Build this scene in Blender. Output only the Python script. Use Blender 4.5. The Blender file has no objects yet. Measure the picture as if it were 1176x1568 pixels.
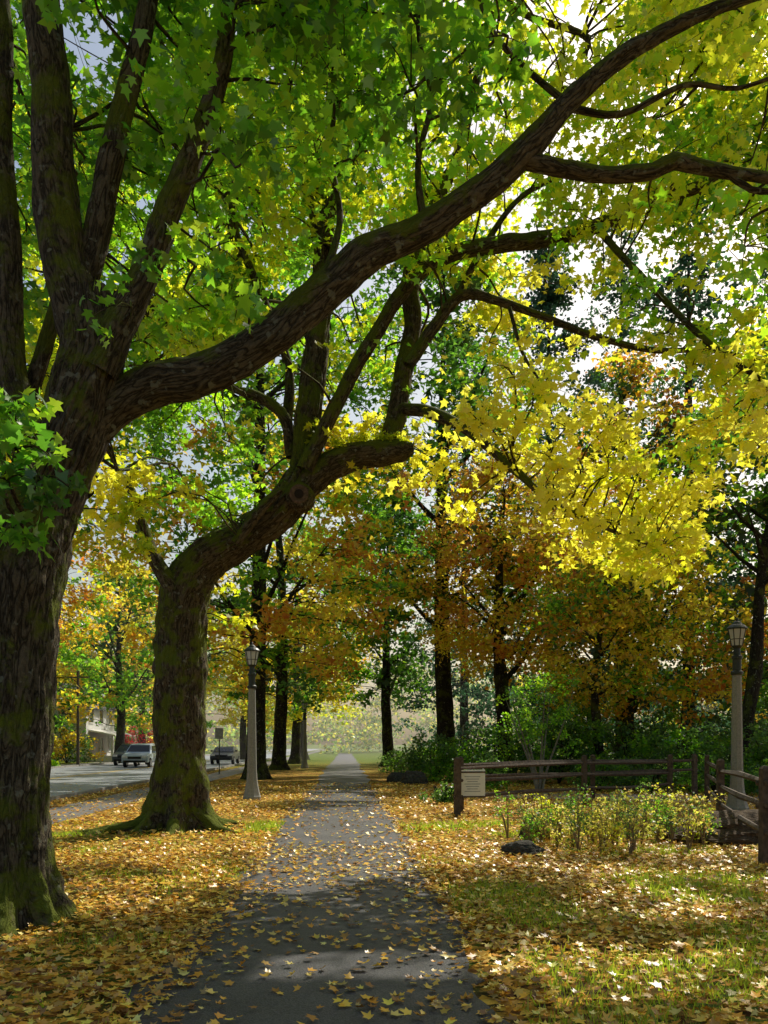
import bpy, math, numpy as np
from mathutils import Vector
rng = np.random.default_rng(11)
scene = bpy.context.scene
scene.view_settings.view_transform = 'Standard'
scene.view_settings.look = 'None'
scene.view_settings.exposure = 0

# ------------------------------------------------------------------ sun / sky / camera
AZ, EL = math.radians(36), math.radians(45)
S = np.array([math.sin(AZ)*math.cos(EL), math.cos(AZ)*math.cos(EL), math.sin(EL)])
world = bpy.data.worlds.new("World"); scene.world = world; world.use_nodes = True
nt = world.node_tree; bg = nt.nodes['Background']
sky = nt.nodes.new('ShaderNodeTexSky'); sky.sky_type = 'NISHITA'; sky.sun_disc = False
sky.sun_elevation = EL; sky.sun_rotation = AZ; sky.dust_density = 3.5; sky.air_density = 1.6; sky.ozone_density = 0.8
nt.links.new(sky.outputs[0], bg.inputs[0]); bg.inputs[1].default_value = 0.11
sl = bpy.data.lights.new("sun", 'SUN'); sl.energy = 5.0; sl.angle = math.radians(0.5); sl.color = (1, 0.93, 0.78)
so = bpy.data.objects.new("sun", sl); scene.collection.objects.link(so)
so.rotation_euler = Vector(S).to_track_quat('Z', 'Y').to_euler()

CH = 1.6; F = 1261.0
cam = bpy.data.cameras.new("camera"); co = bpy.data.objects.new("camera", cam); scene.collection.objects.link(co)
co.location = (0, 0, CH); co.rotation_euler = (math.radians(90), 0, 0)
cam.sensor_fit = 'HORIZONTAL'; cam.sensor_width = 36; cam.lens = 36*F/1176; cam.shift_y = 356/1176
cam.clip_end = 5000; cam.clip_start = 0.05
scene.camera = co

def V(u, v, d):   # image pixel (u,v) back-projected to an assumed depth d -> world position
    return np.array([(u-588)/F*d, d, CH-(v-1140)/F*d])

# ------------------------------------------------------------------ helpers
def vnoise(p):
    p = np.asarray(p, float); i = np.floor(p); f = p-i; f = f*f*(3-2*f)
    def h(a, b, c):
        x = np.sin((i[:, 0]+a)*127.1+(i[:, 1]+b)*311.7+(i[:, 2]+c)*74.7)*43758.5453
        return x-np.floor(x)
    fx, fy, fz = f[:, 0], f[:, 1], f[:, 2]
    r = 0
    for a in (0, 1):
        for b in (0, 1):
            for c in (0, 1):
                r = r+h(a, b, c)*(fx if a else 1-fx)*(fy if b else 1-fy)*(fz if c else 1-fz)
    return r

def nrm(a): return a/np.maximum(np.linalg.norm(a, axis=-1, keepdims=True), 1e-9)

def empty(name, loc=(0, 0, 0)):
    o = bpy.data.objects.new(name, None); o.location = loc; scene.collection.objects.link(o); return o

def np_mesh(name, verts, faces, mat, parent=None, col=None, bark=None, smooth=False):
    me = bpy.data.meshes.new(name); n = len(verts); m, k = faces.shape
    me.vertices.add(n); me.vertices.foreach_set('co', np.ascontiguousarray(verts, dtype=np.float32).ravel())
    me.loops.add(m*k); me.loops.foreach_set('vertex_index', np.ascontiguousarray(faces, dtype=np.int32).ravel())
    me.polygons.add(m); me.polygons.foreach_set('loop_start', np.arange(0, m*k, k, dtype=np.int32))
    if smooth: me.polygons.foreach_set('use_smooth', np.ones(m, dtype=bool))
    me.update(calc_edges=True)
    if col is not None:
        a = me.color_attributes.new('Col', 'FLOAT_COLOR', 'POINT')
        c = np.ones((n, 4), np.float32); c[:, :3] = col; a.data.foreach_set('color', c.ravel())
    if bark is not None:
        a = me.attributes.new('bark', 'FLOAT_VECTOR', 'POINT'); a.data.foreach_set('vector', np.ascontiguousarray(bark, dtype=np.float32).ravel())
    me.materials.append(mat)
    o = bpy.data.objects.new(name, me); scene.collection.objects.link(o)
    if parent: o.parent = parent
    return o

class Builder:
    def __init__(s): s.v = []; s.f = []; s.m = []
    def add(s, verts, faces, mi=0):
        b = len(s.v); s.v += [tuple(map(float, q)) for q in verts]; s.f += [[b+i for i in q] for q in faces]; s.m += [mi]*len(faces)
    def box(s, c, d, mi=0, rz=0, top=1.0, jit=0, topy=None):
        topy = top if topy is None else topy
        x, y, z = d[0]/2, d[1]/2, d[2]/2; vs = []
        for sz, k, k2 in ((-1, 1, 1), (1, top, topy)):
            for sx, sy in ((-1, -1), (1, -1), (1, 1), (-1, 1)):
                px, py = sx*x*k+rng.normal()*jit, sy*y*k2+rng.normal()*jit
                vs.append((c[0]+px*math.cos(rz)-py*math.sin(rz), c[1]+px*math.sin(rz)+py*math.cos(rz), c[2]+sz*z))
        s.add(vs, [(3, 2, 1, 0), (4, 5, 6, 7), (0, 1, 5, 4), (1, 2, 6, 5), (2, 3, 7, 6), (3, 0, 4, 7)], mi)
    def lathe(s, c, prof, n=16, mi=0, rot=0, axis='Z'):
        vs = []
        for r, z in prof:
            for k in range(n):
                a = 2*math.pi*k/n+rot
                if axis == 'Z': vs.append((c[0]+r*math.cos(a), c[1]+r*math.sin(a), c[2]+z))
                elif axis == 'X': vs.append((c[0]+z, c[1]+r*math.cos(a), c[2]+r*math.sin(a)))
                else: vs.append((c[0]+r*math.cos(a), c[1]+z, c[2]+r*math.sin(a)))
        fs = [(i*n+k, i*n+(k+1) % n, (i+1)*n+(k+1) % n, (i+1)*n+k) for i in range(len(prof)-1) for k in range(n)]
        fs.append(tuple(range(n))[::-1]); fs.append(tuple((len(prof)-1)*n+k for k in range(n)))
        s.add(vs, fs, mi)
    def done(s, name, mats, parent=None, smooth=False, bevel=0, loc=None, rz=0):
        me = bpy.data.meshes.new(name); me.from_pydata(s.v, [], s.f)
        for m in mats: me.materials.append(m)
        me.polygons.foreach_set('material_index', s.m)
        if smooth: me.polygons.foreach_set('use_smooth', [True]*len(s.f))
        me.update(); o = bpy.data.objects.new(name, me); scene.collection.objects.link(o)
        if parent: o.parent = parent
        if loc is not None: o.location = loc; o.rotation_euler = (0, 0, rz)
        if bevel:
            b = o.modifiers.new('bevel', 'BEVEL'); b.width = bevel; b.segments = 2; b.limit_method = 'ANGLE'
        return o

# ------------------------------------------------------------------ materials
def mat_new(name):
    m = bpy.data.materials.new(name); m.use_nodes = True; t = m.node_tree; t.nodes.clear()
    out = t.nodes.new('ShaderNodeOutputMaterial'); return m, t, out
def N(t, typ, **kw):
    n = t.nodes.new(typ)
    for k, v in kw.items():
        if k[0] == 'i' and k[1:].isdigit(): n.inputs[int(k[1:])].default_value = v
        elif k.startswith('in_'): n.inputs[k[3:].replace('_', ' ')].default_value = v
        else: setattr(n, k, v)
    return n
def ramp(t, stops, src=None, interp='LINEAR'):
    r = t.nodes.new('ShaderNodeValToRGB'); r.color_ramp.interpolation = interp
    e = r.color_ramp.elements
    while len(e) < len(stops): e.new(0.5)
    for el, (p, c) in zip(e, stops): el.position = p; el.color = (*c, 1) if len(c) == 3 else c
    if src is not None: t.links.new(src, r.inputs[0])
    return r
def mth(t, op, a, b=None, c=None, clamp=False):
    n = t.nodes.new('ShaderNodeMath'); n.operation = op; n.use_clamp = clamp
    for i, x in enumerate((a, b, c)):
        if x is None: continue
        if isinstance(x, (int, float)): n.inputs[i].default_value = x
        else: t.links.new(x, n.inputs[i])
    return n.outputs[0]
def mixc(t, fac, a, b, mode='MIX', clamp=False):
    n = t.nodes.new('ShaderNodeMix'); n.data_type = 'RGBA'; n.blend_type = mode; n.clamp_result = clamp
    for s, val in ((0, fac), (6, a), (7, b)):
        if isinstance(val, (int, float)): n.inputs[s].default_value = val
        elif isinstance(val, tuple): n.inputs[s].default_value = (*val, 1)
        else: t.links.new(val, n.inputs[s])
    return n.outputs[2]

def leaf_material(name, trans=0.5, boost=1.5, gloss=0.06):
    m, t, out = mat_new(name)
    a = N(t, 'ShaderNodeAttribute', attribute_name='Col')
    d = N(t, 'ShaderNodeBsdfDiffuse'); t.links.new(a.outputs[0], d.inputs[0])
    c = mixc(t, 1.0, a.outputs[0], (boost, boost, boost*.6), 'MULTIPLY', clamp=True)
    tr = N(t, 'ShaderNodeBsdfTranslucent'); t.links.new(c, tr.inputs[0])
    mx = N(t, 'ShaderNodeMixShader', i0=trans); t.links.new(d.outputs[0], mx.inputs[1]); t.links.new(tr.outputs[0], mx.inputs[2])
    g = N(t, 'ShaderNodeBsdfGlossy'); g.inputs['Roughness'].default_value = 0.36; g.inputs[0].default_value = (1, 1, 1, 1)
    m2 = N(t, 'ShaderNodeMixShader', i0=gloss); t.links.new(mx.outputs[0], m2.inputs[1]); t.links.new(g.outputs[0], m2.inputs[2])
    t.links.new(m2.outputs[0], out.inputs[0]); return m
M_LEAF = leaf_material('leaf', 0.70, 3.4, 0.05)
M_LEAFB = leaf_material('background_leaf', 0.64, 3.5, 0.03)
M_LITTER = leaf_material('fallen_leaf', 0.10, 1.1, 0.07)
M_GRASS = leaf_material('grass_blade', 0.6, 2.6, 0.04)

def bark_material(name, dark, light, moss=0.5, scale=1.0, mossb=0.0):
    m, t, out = mat_new(name)
    a = N(t, 'ShaderNodeAttribute', attribute_name='bark')
    mp = N(t, 'ShaderNodeMapping'); mp.inputs['Scale'].default_value = (scale, scale, scale*0.20); t.links.new(a.outputs['Vector'], mp.inputs[0])
    n1 = N(t, 'ShaderNodeTexNoise', in_Scale=17.0, in_Detail=5.0, in_Distortion=1.0); t.links.new(mp.outputs[0], n1.inputs['Vector'])
    ab = mth(t, 'ABSOLUTE', mth(t, 'SUBTRACT', n1.outputs[0], 0.5))
    fur = ramp(t, [(0.0, (0, 0, 0)), (0.09, (1, 1, 1))], ab)
    mp2 = N(t, 'ShaderNodeMapping'); mp2.inputs['Scale'].default_value = (scale, scale, scale*0.6); t.links.new(a.outputs['Vector'], mp2.inputs[0])
    n4 = N(t, 'ShaderNodeTexNoise', in_Scale=38.0, in_Detail=6.0, in_Roughness=.7, in_Distortion=0.5); t.links.new(mp2.outputs[0], n4.inputs['Vector'])
    h = mth(t, 'MULTIPLY', mth(t, 'MULTIPLY_ADD', fur.outputs[0], .75, .25), n4.outputs[0])
    base = ramp(t, [(0.08, dark), (0.62, light)], h)
    tc = N(t, 'ShaderNodeTexCoord')
    n2 = N(t, 'ShaderNodeTexNoise', in_Scale=2.4, in_Detail=6.0, in_Roughness=.68); t.links.new(tc.outputs['Object'], n2.inputs['Vector'])
    n3 = N(t, 'ShaderNodeTexNoise', in_Scale=11.0, in_Detail=4.0); t.links.new(tc.outputs['Object'], n3.inputs['Vector'])
    lich = ramp(t, [(0.62, (0, 0, 0)), (0.67, (0.7, 0.7, 0.7))], n3.outputs[0])
    c1 = mixc(t, lich.outputs[0], base.outputs[0], (0.24, 0.25, 0.20))
    ge = N(t, 'ShaderNodeNewGeometry'); sp = N(t, 'ShaderNodeSeparateXYZ'); t.links.new(ge.outputs['Normal'], sp.inputs[0])
    ma = mth(t, 'ADD', mth(t, 'MULTIPLY_ADD', sp.outputs[2], 0.22, mossb), n2.outputs[0])
    mr = ramp(t, [(0.50, (0, 0, 0)), (0.61, (moss, moss, moss))], ma)
    mcol = mixc(t, n4.outputs[0], (0.04, 0.06, 0.006), (0.20, 0.24, 0.022))
    c2 = mixc(t, mr.outputs[0], c1, mcol)
    b = N(t, 'ShaderNodeBsdfPrincipled'); t.links.new(c2, b.inputs['Base Color']); b.inputs['Roughness'].default_value = 0.9
    b.inputs['Specular IOR Level'].default_value = 0.12
    bu = N(t, 'ShaderNodeBump', in_Strength=1.0, in_Distance=0.05); t.links.new(h, bu.inputs['Height']); t.links.new(bu.outputs[0], b.inputs['Normal'])
    t.links.new(b.outputs[0], out.inputs[0]); return m
M_BARK = bark_material('bark', (0.011, 0.009, 0.007), (0.17, 0.14, 0.10), 0.85, mossb=.02)
M_BARK2 = bark_material('mossy_bark', (0.011, 0.009, 0.007), (0.15, 0.12, 0.08), 0.9, mossb=.035)
M_BARKD = bark_material('bark_dark', (0.008, 0.007, 0.006), (0.05, 0.042, 0.035), 0.5)

def simple(name, col, rough=0.7, metal=0, nscale=8, var=0.25, bump=0.0, spec=0.4):
    m, t, out = mat_new(name)
    tc = N(t, 'ShaderNodeTexCoord'); n = N(t, 'ShaderNodeTexNoise', in_Scale=float(nscale), in_Detail=5.0); t.links.new(tc.outputs['Object'], n.inputs['Vector'])
    r = ramp(t, [(0.3, tuple(c*(1-var) for c in col)), (0.7, tuple(min(1, c*(1+var)) for c in col))], n.outputs[0])
    b = N(t, 'ShaderNodeBsdfPrincipled'); t.links.new(r.outputs[0], b.inputs['Base Color'])
    b.inputs['Roughness'].default_value = rough; b.inputs['Metallic'].default_value = metal; b.inputs['Specular IOR Level'].default_value = spec
    if bump:
        bu = N(t, 'ShaderNodeBump', in_Strength=0.8, in_Distance=bump); t.links.new(n.outputs[0], bu.inputs['Height']); t.links.new(bu.outputs[0], b.inputs['Normal'])
    t.links.new(b.outputs[0], out.inputs[0]); return m

def ground_material():
    m, t, out = mat_new('grass_and_leaf_litter')
    tc = N(t, 'ShaderNodeTexCoord')
    nb = N(t, 'ShaderNodeTexNoise', in_Scale=0.45, in_Detail=5.0); t.links.new(tc.outputs['Object'], nb.inputs['Vector'])
    nf = N(t, 'ShaderNodeTexNoise', in_Scale=9.0, in_Detail=6.0); t.links.new(tc.outputs['Object'], nf.inputs['Vector'])
    vo = N(t, 'ShaderNodeTexVoronoi', in_Scale=14.0); t.links.new(tc.outputs['Object'], vo.inputs['Vector'])
    sp = N(t, 'ShaderNodeSeparateXYZ'); t.links.new(vo.outputs['Color'], sp.inputs[0])
    sy = N(t, 'ShaderNodeSeparateXYZ'); t.links.new(tc.outputs['Object'], sy.inputs[0])
    far = mth(t, 'MULTIPLY_ADD', sy.outputs[1], 1/40., -1.1, clamp=True)      # open lawn beyond the avenue
    leafc = ramp(t, [(0.0, (0.08, 0.035, 0.012)), (0.3, (0.26, 0.12, 0.02)), (0.55, (0.48, 0.25, 0.03)), (0.8, (0.66, 0.42, 0.07)), (1, (0.16, 0.075, 0.03))], sp.outputs[0])
    soil = ramp(t, [(0.35, (0.035, 0.02, 0.010)), (0.65, (0.14, 0.08, 0.028))], nf.outputs[0])
    grass = ramp(t, [(0.35, (0.05, 0.09, 0.012)), (0.65, (0.15, 0.21, 0.025))], nf.outputs[0])
    gm = ramp(t, [(0.44, (0, 0, 0)), (0.56, (1, 1, 1))], mth(t, 'MULTIPLY_ADD', far, .4, nb.outputs[0]))
    base = mixc(t, gm.outputs[0], soil.outputs[0], grass.outputs[0])
    lm = mth(t, 'SUBTRACT', mth(t, 'MULTIPLY_ADD', sp.outputs[1], 0.35, nf.outputs[0]), mth(t, 'MULTIPLY', far, .30))
    lr = ramp(t, [(0.58, (0, 0, 0)), (0.64, (1, 1, 1))], lm)
    c = mixc(t, lr.outputs[0], base, leafc.outputs[0])
    b = N(t, 'ShaderNodeBsdfPrincipled'); t.links.new(c, b.inputs['Base Color']); b.inputs['Roughness'].default_value = 0.95; b.inputs['Specular IOR Level'].default_value = 0.1
    bu = N(t, 'ShaderNodeBump', in_Strength=0.9, in_Distance=0.05); t.links.new(nf.outputs[0], bu.inputs['Height']); t.links.new(bu.outputs[0], b.inputs['Normal'])
    t.links.new(b.outputs[0], out.inputs[0]); return m

def asphalt_material(name, a, bcol, leafy=0.0, rough=.62):
    m, t, out = mat_new(name)
    tc = N(t, 'ShaderNodeTexCoord')
    n1 = N(t, 'ShaderNodeTexNoise', in_Scale=0.9, in_Detail=6.0); t.links.new(tc.outputs['Object'], n1.inputs['Vector'])
    n2 = N(t, 'ShaderNodeTexNoise', in_Scale=90.0, in_Detail=3.0); t.links.new(tc.outputs['Object'], n2.inputs['Vector'])
    c1 = ramp(t, [(0.3, a), (0.7, bcol)], n1.outputs[0])
    sp = ramp(t, [(0.35, (0.5, 0.5, 0.5)), (0.7, (1.6, 1.6, 1.6))], n2.outputs[0])
    c = mixc(t, 1.0, c1.outputs[0], sp.outputs[0], 'MULTIPLY')
    if leafy:
        vo = N(t, 'ShaderNodeTexVoronoi', in_Scale=9.0); t.links.new(tc.outputs['Object'], vo.inputs['Vector'])
        s = N(t, 'ShaderNodeSeparateXYZ'); t.links.new(vo.outputs['Color'], s.inputs[0])
        k = ramp(t, [(1-leafy, (0, 0, 0)), (1-leafy+0.02, (1, 1, 1))], s.outputs[0])
        c = mixc(t, k.outputs[0], c, (0.26, 0.15, 0.05))
    b = N(t, 'ShaderNodeBsdfPrincipled'); t.links.new(c, b.inputs['Base Color']); b.inputs['Roughness'].default_value = rough; b.inputs['Specular IOR Level'].default_value = 0.5
    bu = N(t, 'ShaderNodeBump', in_Strength=0.7, in_Distance=0.008); t.links.new(n2.outputs[0], bu.inputs['Height']); t.links.new(bu.outputs[0], b.inputs['Normal'])
    t.links.new(b.outputs[0], out.inputs[0]); return m

# ------------------------------------------------------------------ foliage
PAL = {
 'green': [(0.05, 0.14, 0.012), (0.085, 0.195, 0.014), (0.035, 0.10, 0.010), (0.14, 0.23, 0.016)],
 'bgreen': [(0.13, 0.26, 0.012), (0.20, 0.30, 0.016), (0.09, 0.20, 0.012)],
 'dgreen': [(0.03, 0.08, 0.014), (0.05, 0.11, 0.016), (0.02, 0.06, 0.012)],
 'ygreen': [(0.26, 0.31, 0.015), (0.19, 0.27, 0.014), (0.40, 0.38, 0.02), (0.32, 0.34, 0.018)],
 'yellow': [(0.76, 0.56, 0.05), (0.80, 0.50, 0.04), (0.68, 0.55, 0.04), (0.76, 0.43, 0.03)],
 'gold': [(0.64, 0.38, 0.02), (0.60, 0.32, 0.02), (0.56, 0.42, 0.03)],
 'rust': [(0.44, 0.15, 0.03), (0.52, 0.21, 0.03), (0.32, 0.11, 0.03), (0.50, 0.27, 0.035)],
 'orange': [(0.58, 0.25, 0.025), (0.60, 0.33, 0.03), (0.48, 0.18, 0.025), (0.36, 0.27, 0.02)],
 'red': [(0.36, 0.02, 0.05), (0.28, 0.02, 0.04)],
 'conifer': [(0.016, 0.042, 0.030), (0.024, 0.055, 0.040), (0.013, 0.033, 0.027)],
 'under': [(0.03, 0.07, 0.022), (0.05, 0.10, 0.028), (0.07, 0.13, 0.022)],
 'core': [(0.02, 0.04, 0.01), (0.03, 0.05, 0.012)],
 'haze': [(0.07, 0.12, 0.05), (0.11, 0.16, 0.06), (0.28, 0.23, 0.05)],
 'dry': [(0.28, 0.18, 0.09), (0.20, 0.21, 0.04), (0.36, 0.31, 0.07), (0.15, 0.17, 0.03)],
 'litter': [(0.86, 0.56, 0.07), (0.82, 0.43, 0.04), (0.58, 0.26, 0.035), (0.88, 0.70, 0.22), (0.22, 0.10, 0.04), (0.70, 0.31, 0.03), (0.86, 0.62, 0.09), (0.38, 0.18, 0.04)],
 'grass': [(0.13, 0.20, 0.02), (0.18, 0.25, 0.025), (0.25, 0.29, 0.03)],
}
half = [(0.10, -0.05), (0.40, -0.02), (0.27, 0.17), (0.54, 0.46), (0.21, 0.50)]
outl = [(0, 0)]+half+[(0, 1.0)]+[(-x, y) for x, y in half[::-1]]
T_MAPLE = (np.array([(0, 0.30)]+outl)-np.array([0, 0.35]), np.array([(0, i, i+1) for i in range(1, len(outl))]+[(0, len(outl), 1)]))
T_QUAD = (np.array([(0, 0), (0.42, 0.42), (0, 1.0), (-0.42, 0.42)])-np.array([0, 0.45]), np.array([(0, 1, 2, 3)]))
T_TRI5 = (np.array([(0, 0), (0.5, 0.1), (0.22, 0.5), (0, 1.0), (-0.22, 0.5), (-0.5, 0.1)])-np.array([0, 0.4]), np.array([(0, 1, 2, 3), (0, 3, 4, 5)]))

def build_leaves(P, size, cols, tmpl, up=0.7, spread=0.6, droop=0.5, curl=0.5):
    n = len(P); T, FA = tmpl
    nn = nrm(rng.normal(size=(n, 3))*spread+np.array([0, 0, up]))
    tt = rng.normal(size=(n, 3))*0.7+np.array([0, 0, -droop])
    side = nrm(np.cross(tt, nn)); tip = np.cross(nn, side)
    s = np.broadcast_to(np.asarray(size), (n,)) if np.ndim(size) else size*rng.uniform(0.65, 1.25, n)
    cu = rng.uniform(-0.3, 1, n)*curl
    x, y = T[:, 0], T[:, 1]
    z = (-(x[None]**2)*1.2-(y[None]**2)*0.5)*cu[:, None]
    v = P[:, None, :]+s[:, None, None]*(x[None, :, None]*side[:, None]+y[None, :, None]*tip[:, None]+z[..., None]*nn[:, None])
    k = len(T); f = (FA[None]+(np.arange(n)*k)[:, None, None]).reshape(-1, FA.shape[1])
    return v.reshape(-1, 3), f, np.repeat(cols, k, axis=0)

def pal_cols(name, n, tone=None):
    p = np.array(PAL[name]); k = len(p)
    a = rng.integers(0, k, n); b = rng.integers(0, k, n); w = rng.random(n)[:, None]
    c = p[a]*w+p[b]*(1-w)
    c = c*rng.uniform(0.75, 1.25, (n, 1))
    if tone is not None: c = c*tone
    return np.minimum(c, .88)

# canopy openings cut along sun rays to light lawn, trunks and golden bough
SH = S[:2]/S[2]
def pseg(x, y): return vnoise(np.stack([x*0.8, y*1.5, np.zeros_like(x)], 1))
def at(P, z0, x0, x1, y0, y1):
    q = P[:, :2]-(P[:, 2:3]-z0)*SH
    return (P[:, 2] > z0+.5) & (q[:, 0] > x0) & (q[:, 0] < x1) & (q[:, 1] > y0) & (q[:, 1] < y1)
def trunk_gap(P):
    r = at(P, 7.0, -.8, .8, 15, 16.2) | at(P, 3.6, -3.0, -2.1, 5.1, 6.2)
    for z in (.8, 1.6, 2.4, 3.2, 4.0): r |= at(P, z, -3.25, -2.3, 6.9, 8.2)
    for z in (.8, 1.6, 2.4, 3.2): r |= at(P, z, -4.1, -2.9, 15.2, 16.6)
    return r
def lawn_left(P):
    g = P[:, :2]-P[:, 2:3]*SH; x, y = g[:, 0], g[:, 1]; ns = pseg(x+40, y+40)
    return ((y > 7.4) & (y < 19) & (x > -9) & (x < -0.6-0.045*y) & (ns > 0.34)) | ((x > -2.4) & (x < 3) & (y > 12.8) & (y < 18.5) & (ns > 0.40))
def sun_gap(P):
    g = P[:, :2]-P[:, 2:3]*SH
    x, y = g[:, 0], g[:, 1]; ns = pseg(x+40, y+40)
    B = (x > 1.0) & (x < 8) & (y > 5.0) & (y < 7.0) & (ns > 0.34)
    D = (x > -1.8) & (x < 1.2) & (y > 9.0) & (y < 10.4) & (ns > 0.42)
    E = (x > -.9) & (x < 1.0) & (y > 5.6) & (y < 6.4) & (ns > .36)
    G = (x > 0.8) & (x < 9) & (y > 7.8) & (y < 13) & (ns > 0.60)
    H = (x > -6) & (x < 5) & (y > 19) & (y < 60) & (ns > 0.64)
    R = (x < -9) & (y > 18) & (y < 60) & (ns > .62)
    rn = rng.random(len(P))
    hero = at(P, 5.0, 1.2, 6.3, 11.3, 14.8) & (P[:, 2] > 6.6) & (rn < .88)
    rust = (at(P, 10., 2.5, 10., 36, 42) & (P[:, 2] > 13) & (rn < .7)) | (at(P, 8., 8., 15, 33, 38) & (P[:, 2] > 11) & (rn < .65))
    return lawn_left(P) | B | D | E | G | H | R | hero | rust | trunk_gap(P)

def clump(c, r, n, flat=0.6, k=9):
    d = nrm(rng.normal(size=(k, 3)))*(rng.random((k, 1))**0.45)*r*np.array([1, 1, flat])
    sc = c+d
    idx = rng.integers(0, k, n)
    return sc[idx]+rng.normal(size=(n, 3))*r*np.array([0.24, 0.24, 0.15]), sc

# ------------------------------------------------------------------ wood tubes
def catmull(P, R, step):
    P = np.asarray(P, float); R = np.asarray(R, float)
    Q = np.vstack([2*P[0]-P[1], P, 2*P[-1]-P[-2]]); out = []; ro = []
    for i in range(len(P)-1):
        a, b, c, d = Q[i:i+4]; L = np.linalg.norm(c-b); m = max(2, int(L/step))
        t = np.linspace(0, 1, m, endpoint=False)[:, None]
        out.append(0.5*((2*b)+(-a+c)*t+(2*a-5*b+4*c-d)*t*t+(-a+3*b-3*c+d)*t**3))
        ro.append(R[i]+(R[i+1]-R[i])*(t[:, 0]*t[:, 0]*(3-2*t[:, 0])))
    out.append(P[-1:]); ro.append(R[-1:])
    return np.vstack(out), np.concatenate(ro)

class Wood:
    def __init__(s): s.v = []; s.f = []; s.b = []; s.n = 0; s.samples = []
    def tube(s, P, R, nseg=10, step=0.25, rough=0.0, flare=None, keep=True, ridge=0.0):
        C, r = catmull(P, R, step)
        T = nrm(np.gradient(C, axis=0)); m = len(C)
        u = np.cross(T[0], [0.3, 1, 0.1]); u /= np.linalg.norm(u); U = [u]
        for i in range(1, m):
            u = U[-1]-T[i]*np.dot(U[-1], T[i]); U.append(u/np.linalg.norm(u))
        U = np.array(U); W = np.cross(T, U)
        L = np.concatenate([[0], np.cumsum(np.linalg.norm(np.diff(C, axis=0), axis=1))])
        a = np.linspace(0, 2*np.pi, nseg, endpoint=False)
        ca, sa = np.cos(a), np.sin(a); off = rng.random()*50
        rr = np.repeat(r[:, None], nseg, 1)
        ang = np.stack(np.broadcast_arrays(ca[None], sa[None]), -1)
        lat = np.broadcast_to(L[:, None], rr.shape)
        if rough:
            q = np.stack([ang[..., 0]*1.1+off+rr*0, ang[..., 1]*1.1+rr*0, lat*1.1/np.maximum(r.mean()*2.2, .15)], -1).reshape(-1, 3)
            rr = rr*(1+rough*(vnoise(q)-0.5).reshape(rr.shape)*2)
            q = q*2.3+5
            rr = rr*(1+rough*.5*(vnoise(q)-0.5).reshape(rr.shape)*2)
        if flare is not None:
            h, amt, lob = flare
            e = np.exp(-lat/h); ph = off
            rr = rr*(1+e*amt*(0.5+0.5*np.cos(a*lob+ph+0.9*np.sin(a*2+ph))[None]))
            e2 = np.exp(-lat/(h*4.5)); rr = rr*(1+e2*.10*np.cos(a*lob+ph+0.9*np.sin(a*2+ph))[None])
        if ridge:
            q = np.stack([ang[..., 0]*rr*20+off, ang[..., 1]*rr*20, lat*2.2], -1).reshape(-1, 3)
            q2 = q*np.array([2.1, 2.1, 2.6])
            w = vnoise(q*0.4+9)
            q[:, 0] += w*1.8; q[:, 1] += w*1.8
            rd = np.abs(2*vnoise(q)-1); rd2 = np.abs(2*vnoise(q2)-1)
            rr = rr+ridge*((rd*0.75+rd2*0.35).reshape(rr.shape)-0.4)
        v = C[:, None]+rr[..., None]*(ca[None, :, None]*U[:, None]+sa[None, :, None]*W[:, None])
        bk = np.stack([ang[..., 0]*r[:, None]+off, ang[..., 1]*r[:, None], lat], -1)
        i = np.arange(m-1)[:, None]*nseg; k = np.arange(nseg)[None]; k2 = (k+1) % nseg
        f = np.stack([i+k, i+k2, i+nseg+k2, i+nseg+k], -1).reshape(-1, 4)+s.n
        s.v.append(v.reshape(-1, 3)); s.b.append(bk.reshape(-1, 3)); s.f.append(f); s.n += m*nseg
        if keep: s.samples.append(np.column_stack([C, r]))
    def near(s, c):
        A = np.vstack(s.samples); d = np.linalg.norm(A[:, :3]-c, axis=1)+np.where(A[:, 2] > c[2]+0.6, 1.5, 0)
        return A[np.argmin(d)]
    def twig(s, c, subs, r0=0.022, keep=False):
        a = s.near(c); A = a[:3]; D = np.linalg.norm(c-A)
        r0 = min(a[3]*0.7, r0*(0.6+D*0.3))
        mid = (A+c)/2+np.array([rng.normal()*0.12, rng.normal()*0.12, 0.10])*D
        s.tube([A, (A+mid)/2+rng.normal(size=3)*0.03*D, mid, (mid+c)/2+rng.normal(size=3)*0.04*D, c], [r0, r0*.85, r0*.7, r0*.55, r0*0.35], 5, 0.3, keep=keep)
        for q in subs:
            s.tube([c-(c-mid)*0.15, (c+q)/2+np.array([0, 0, 0.05]), q], [r0*0.4, r0*.3, r0*.12], 4, 0.3, keep=False)
    def done(s, name, mat, parent): return np_mesh(name, np.vstack(s.v), np.vstack(s.f), mat, parent, bark=np.vstack(s.b), smooth=True)

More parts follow.
